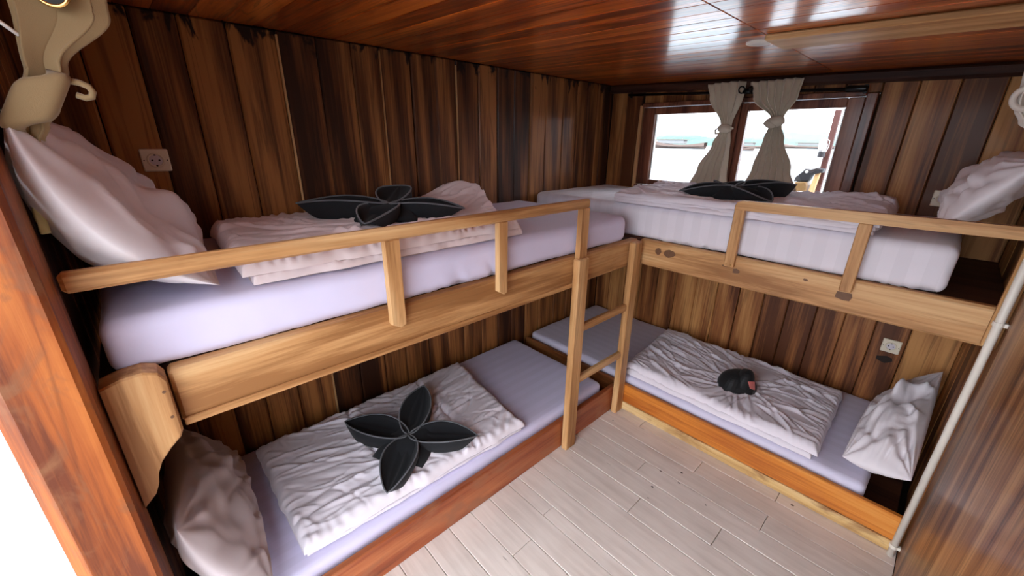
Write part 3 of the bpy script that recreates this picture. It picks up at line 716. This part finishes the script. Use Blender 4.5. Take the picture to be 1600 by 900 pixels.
m = knot(MB(), (1.138, -.072, 1.672), .050, .034, .030, -.2, 9.); knot(m, (1.120, -.09, 1.660), .034, .02, .018, .3, 2.); m.build('tie', 'curtain_beige', c2, smooth=True)
MB().torus((.990, -.098, 1.844), .018, .004, (.8, .6, .1)).build('eyelet', 'black_metal', c2, smooth=True)
rod = thing('curtain_rod', (.86, -.072, 1.81), 'black curtain rod across the top of the window', 'curtain rod')
rz = lambda x: 1.868-.040*(x-.2)
MB().tube([(.17, -.056, rz(.17)), (1.47, -.056, rz(1.47))], .008, 12).build('rod', 'black_metal', rod, smooth=True)
MB().tube([(.935, -.066, rz(.935)), (.995, -.066, rz(.995))], .0125, 12).build('sleeve', 'black_metal', rod, smooth=True)
MB().tube([(1.42, -.062, rz(1.42)), (1.43, -.062, rz(1.43)), (1.50, -.062, rz(1.5)), (1.51, -.062, rz(1.51))], [.010, .0155, .0155, .012], 14).build('end_grip', 'black_metal', rod, smooth=True)
for x in (.19, 1.50): MB().box(x-.008, x+.008, -.056, -.0465, rz(x)-.02, rz(x)+.02, .002).build('bracket', 'black_metal', rod)

# curtain tied beside the foreground post
YA, NX = (0, 1, 0), (1, 0, 0)
c3 = thing('curtain', (.87, -2.87, 1.3), 'tan eyelet curtain tied above the pillow beside the post', 'curtain', 'tied bunk curtains')
MB().grid(curtain_sheet([(1.815, -2.833, .868, .125, .005), (1.75, -2.835, .868, .118, .006), (1.665, -2.872, .87, .050, .010), (1.60, -2.898, .868, .050, .010), (1.575, -2.915, .850, .045, .010), (1.55, -2.925, .835, .04, .008)], 1.6, YA, NX, 2., ns=70)).build('fabric', 'curtain_tan', c3, smooth=True, solid=.004)
P = []
for i in range(15):
    f = i/14; zc = 1.655-.085*f; yc = -2.872-.046*f; e = (1-abs(2*f-1)**6)**.4 if 0 < f < 1 else .0; row_ = []
    for k in range(28):
        a_ = 6.283*k/28; cc, ss = math.cos(a_), math.sin(a_); e2 = (abs(cc)**3.5+abs(ss)**3.5)**(-1/3.5)
        row_.append((.872+.024*e*e2*cc, yc+.034*e*e2*ss, zc+.006*math.sin(a_)))
    P.append(row_)
m = MB().grid(P, True); tail(m, [(.872, -2.85, 1.645), (.874, -2.838, 1.643), (.876, -2.828, 1.638), (.876, -2.825, 1.630), (.876, -2.828, 1.622), (.874, -2.836, 1.620), (.872, -2.846, 1.624)], .005); m.build('tie', 'curtain_tan', c3, smooth=True, fixn=True)
MB().torus((.889, -2.838, 1.770), .020, .003, (1, -.25, -.2), 28, 8).build('eyelet', 'brass', c3, smooth=True)
MB().tube([(.886, -2.838, 1.770), (.889, -2.8385, 1.7695)], .018, 24).build('eyelet_hole', 'socket_hole', c3)
cr = thing('tie_cord', (.86, -2.93, 1.70), 'thin white cord running from the tan curtain to the post', 'cord')
MB().tube([(.87, -2.888, 1.705), (.875, -2.905, 1.722), (.88, -2.935, 1.742), (.885, -2.957, 1.75)], .003, 8).build('strand', 'white_paint', cr, smooth=True)
# right curtain
c4 = thing('curtain', (2.04, -.86, 1.3), 'pale grey curtain looped up at the right edge of the upper bunk', 'curtain', 'tied bunk curtains')
MB().grid(curtain_sheet([(1.86, 2.05, .872, .15, .012), (1.78, 2.04, .874, .13, .014), (1.69, 2.005, .876, .05, .014), (1.66, 2.01, .876, .05, .013), (1.625, 2.03, .874, .055, .014), (1.60, 2.06, .874, .06, .014)], 3, XA, NY, 5., ns=70)).build('fabric', 'curtain_grey', c4, smooth=True, solid=.004)
m = MB(); m.torus((2.0, -.885, 1.690), .030, .008, (.2, 1, .1), 28, 10); m.build('tie', 'curtain_grey', c4, smooth=True)
for nm, a, b, lab in (('curtain_rod', (.862, -2.972, 1.852), (.862, -2.60, 1.852), 'short dark rod carrying the tan curtain by the post'), ('curtain_rod', (2.03, -.870, 1.865), (RX-.04, -.870, 1.865), 'short dark rod carrying the grey curtain on the right')):
    tag(MB().tube([a, b], .006, 10).build(nm, 'black_metal', smooth=True), lab, 'curtain rod')

# pale green cloth tucked beside the pillow
P = [[(.80+.006*math.sin(i*.5+j*.5), -2.953+.010*j/5, 1.39+.055*i/9) for j in range(6)] for i in range(10)]
tag(MB().grid(P).build('folded_cloth', 'green_cloth', smooth=True, solid=.006), 'pale green cloth tucked between pillow and post', 'cloth')

# ------------------------------------------------------------------ outside
tag(MB().box(-900, 900, -900, 900, -1.3, -1.0, .01).build('sea', 'sea_water'), 'pale glaring sea outside the window', 'sea', kind='structure')
def hills(y, x0, x1, hmax, mat, name, label, seed):
    P = []; n = 140
    for j in range(8):
        f = j/7; row_ = []
        for i in range(n+1):
            x = x0+(x1-x0)*i/n; h = hmax*(.55+.45*fbm(i*.07+seed, 1.5, 0., 4)+.10*noise.noise((i*.8, 3., seed)))
            env = math.sin(math.pi*f)
            row_.append((x, y-25+50*f+3*noise.noise((i*.4, f*5, seed)), -1.2+max(.6, h)*env))
        P.append(row_)
    tag(MB().grid(P).build(name, mat, smooth=False), label, 'hills', kind='structure')
hills(330, -420, 60, 11, 'hill_green', 'hills', 'low wooded green shore across the water', 3.)
hills(520, -700, 120, 22, 'hill_far', 'hills', 'hazy distant blue-green hills behind the shore', 8.)
def boat(x, y, L, h, label, flip=1):
    o = thing('boat', (x, y, -1.0), label, 'boat', 'moored boats on the water'); P = []
    for i in range(13):
        s = i/12; bw = L*.11*math.sin(math.pi*min(1, .12+.88*s*.98))**.6 if s < 1 else .02
        sheer = h*(.6+1.7*s**4+.6*(1-s)**4); xx = x+flip*(s-.5)*L
        P.append([(xx, y-bw*.3, -1.1), (xx+flip*.03*L*s, y-bw, -1.0+sheer*.5), (xx+flip*.06*L*s*s, y-bw, -1.0+sheer), (xx+flip*.06*L*s*s, y+bw, -1.0+sheer), (xx, y+bw, -1.0+sheer*.5), (xx, y+bw*.3, -1.1)])
    MB().grid(P).build('hull', 'boat_hull', o, fixn=True)
    MB().box(x-L*.30, x+L*.16, y-L*.07, y+L*.07, -1+h*.9, -1+h*1.6, .1).build('cabin', 'boat_cabin', o)
    MB().box(x-L*.34, x+L*.20, y-L*.08, y+L*.08, -1+h*1.6, -1+h*1.72, .05).build('cabin_roof', 'boat_hull', o)
    MB().tube([(x+L*.1, y, -1+h), (x+L*.1, y, -1+h*4.2)], .12, 6).build('mast', 'boat_cabin', o)
boat(-80, 165, 24, 2.0, 'brown wooden boat with raised bow nearest in the left pane', -1)
boat(-125, 225, 26, 1.6, 'small wooden boat moored at far left in the left pane', 1)
boat(-70, 215, 22, 1.5, 'wooden boat between the two curtains', -1)
boat(-48, 250, 30, 1.6, 'long low boat right of the right curtain', 1)
boat(-52, 150, 12, .7, 'small low skiff on the water between the curtains', 1)
# boat rail just outside
dk = MB().box(-.6, 2.8, .07, 1.5, -.06, -.0, .004); dk = tag(dk.build('deck', 'deck_paint'), 'side deck outside the cabin window', 'deck', kind='structure')
tag(MB().box(-.6, 2.8, 1.0, 1.4, 0.0, 1.14, .01).build('bulwark', 'deck_paint'), 'pale bulwark locker outside below the window', 'bulwark', kind='structure')
sp = thing('awning_post', (1.18, 1.2, 1.14), 'red-brown post with white stay outside the right pane', 'post')
MB().box(1.160, 1.20, 1.21, 1.25, 1.14, 1.80, .004).build('post', 'rust_post', sp)
MB().tube([(1.235, 1.24, 1.14), (1.235, 1.24, 2.1)], .010, 8).build('stay', 'white_paint', sp)
cl = thing('caged_lamp', (1.155, 1.16, 1.45), 'caged deck lamp fixed on the post outside', 'lamp')
MB().tube([(1.155, 1.165, 1.46), (1.155, 1.165, 1.50)], .024, 12).box(1.148, 1.165, 1.165, 1.216, 1.462, 1.49, .002).build('lamp_base', 'jerry_black', cl)
MB().tube([(1.155, 1.165, 1.50), (1.155, 1.165, 1.55), (1.155, 1.165, 1.585)], [.022, .026, .012], 12).build('bulb', 'lamp_glass', cl, smooth=True)
for k in range(5):
    a = 6.283*k/5; dx, dy = .034*math.cos(a), .034*math.sin(a)
    MB().tube([(1.155+dx*.7, 1.165+dy*.7, 1.5), (1.155+dx, 1.165+dy, 1.54), (1.155+dx*.9, 1.165+dy*.9, 1.58), (1.155, 1.165, 1.602)], .0025, 6).build('cage_wire', 'white_paint', cl)
jc = thing('fuel_can', (1.10, 1.17, 1.14), 'yellow can with black top standing outside the right pane', 'can')
MB().prism([(1.035, 1.14), (1.125, 1.14), (1.130, 1.25), (1.115, 1.275), (1.04, 1.27), (1.03, 1.25)], 1, 1.11, 1.23, .01).build('body', 'jerry_yellow', jc)
MB().prism([(1.025, 1.272), (1.125, 1.278), (1.14, 1.33), (1.20, 1.35), (1.205, 1.375), (1.16, 1.385), (1.12, 1.37), (1.085, 1.375), (1.06, 1.34), (1.03, 1.305)], 1, 1.115, 1.20, .008).build('cap', 'jerry_black', jc)
MB().tube([(1.10, 1.112, 1.352), (1.10, 1.116, 1.352)], .011, 12).build('button', 'white_paint', jc)
MB().prism([(1.13, 1.14), (1.17, 1.14), (1.185, 1.35), (1.155, 1.35)], 1, 1.13, 1.17, .004).build('strut', 'gap_strip', jc)
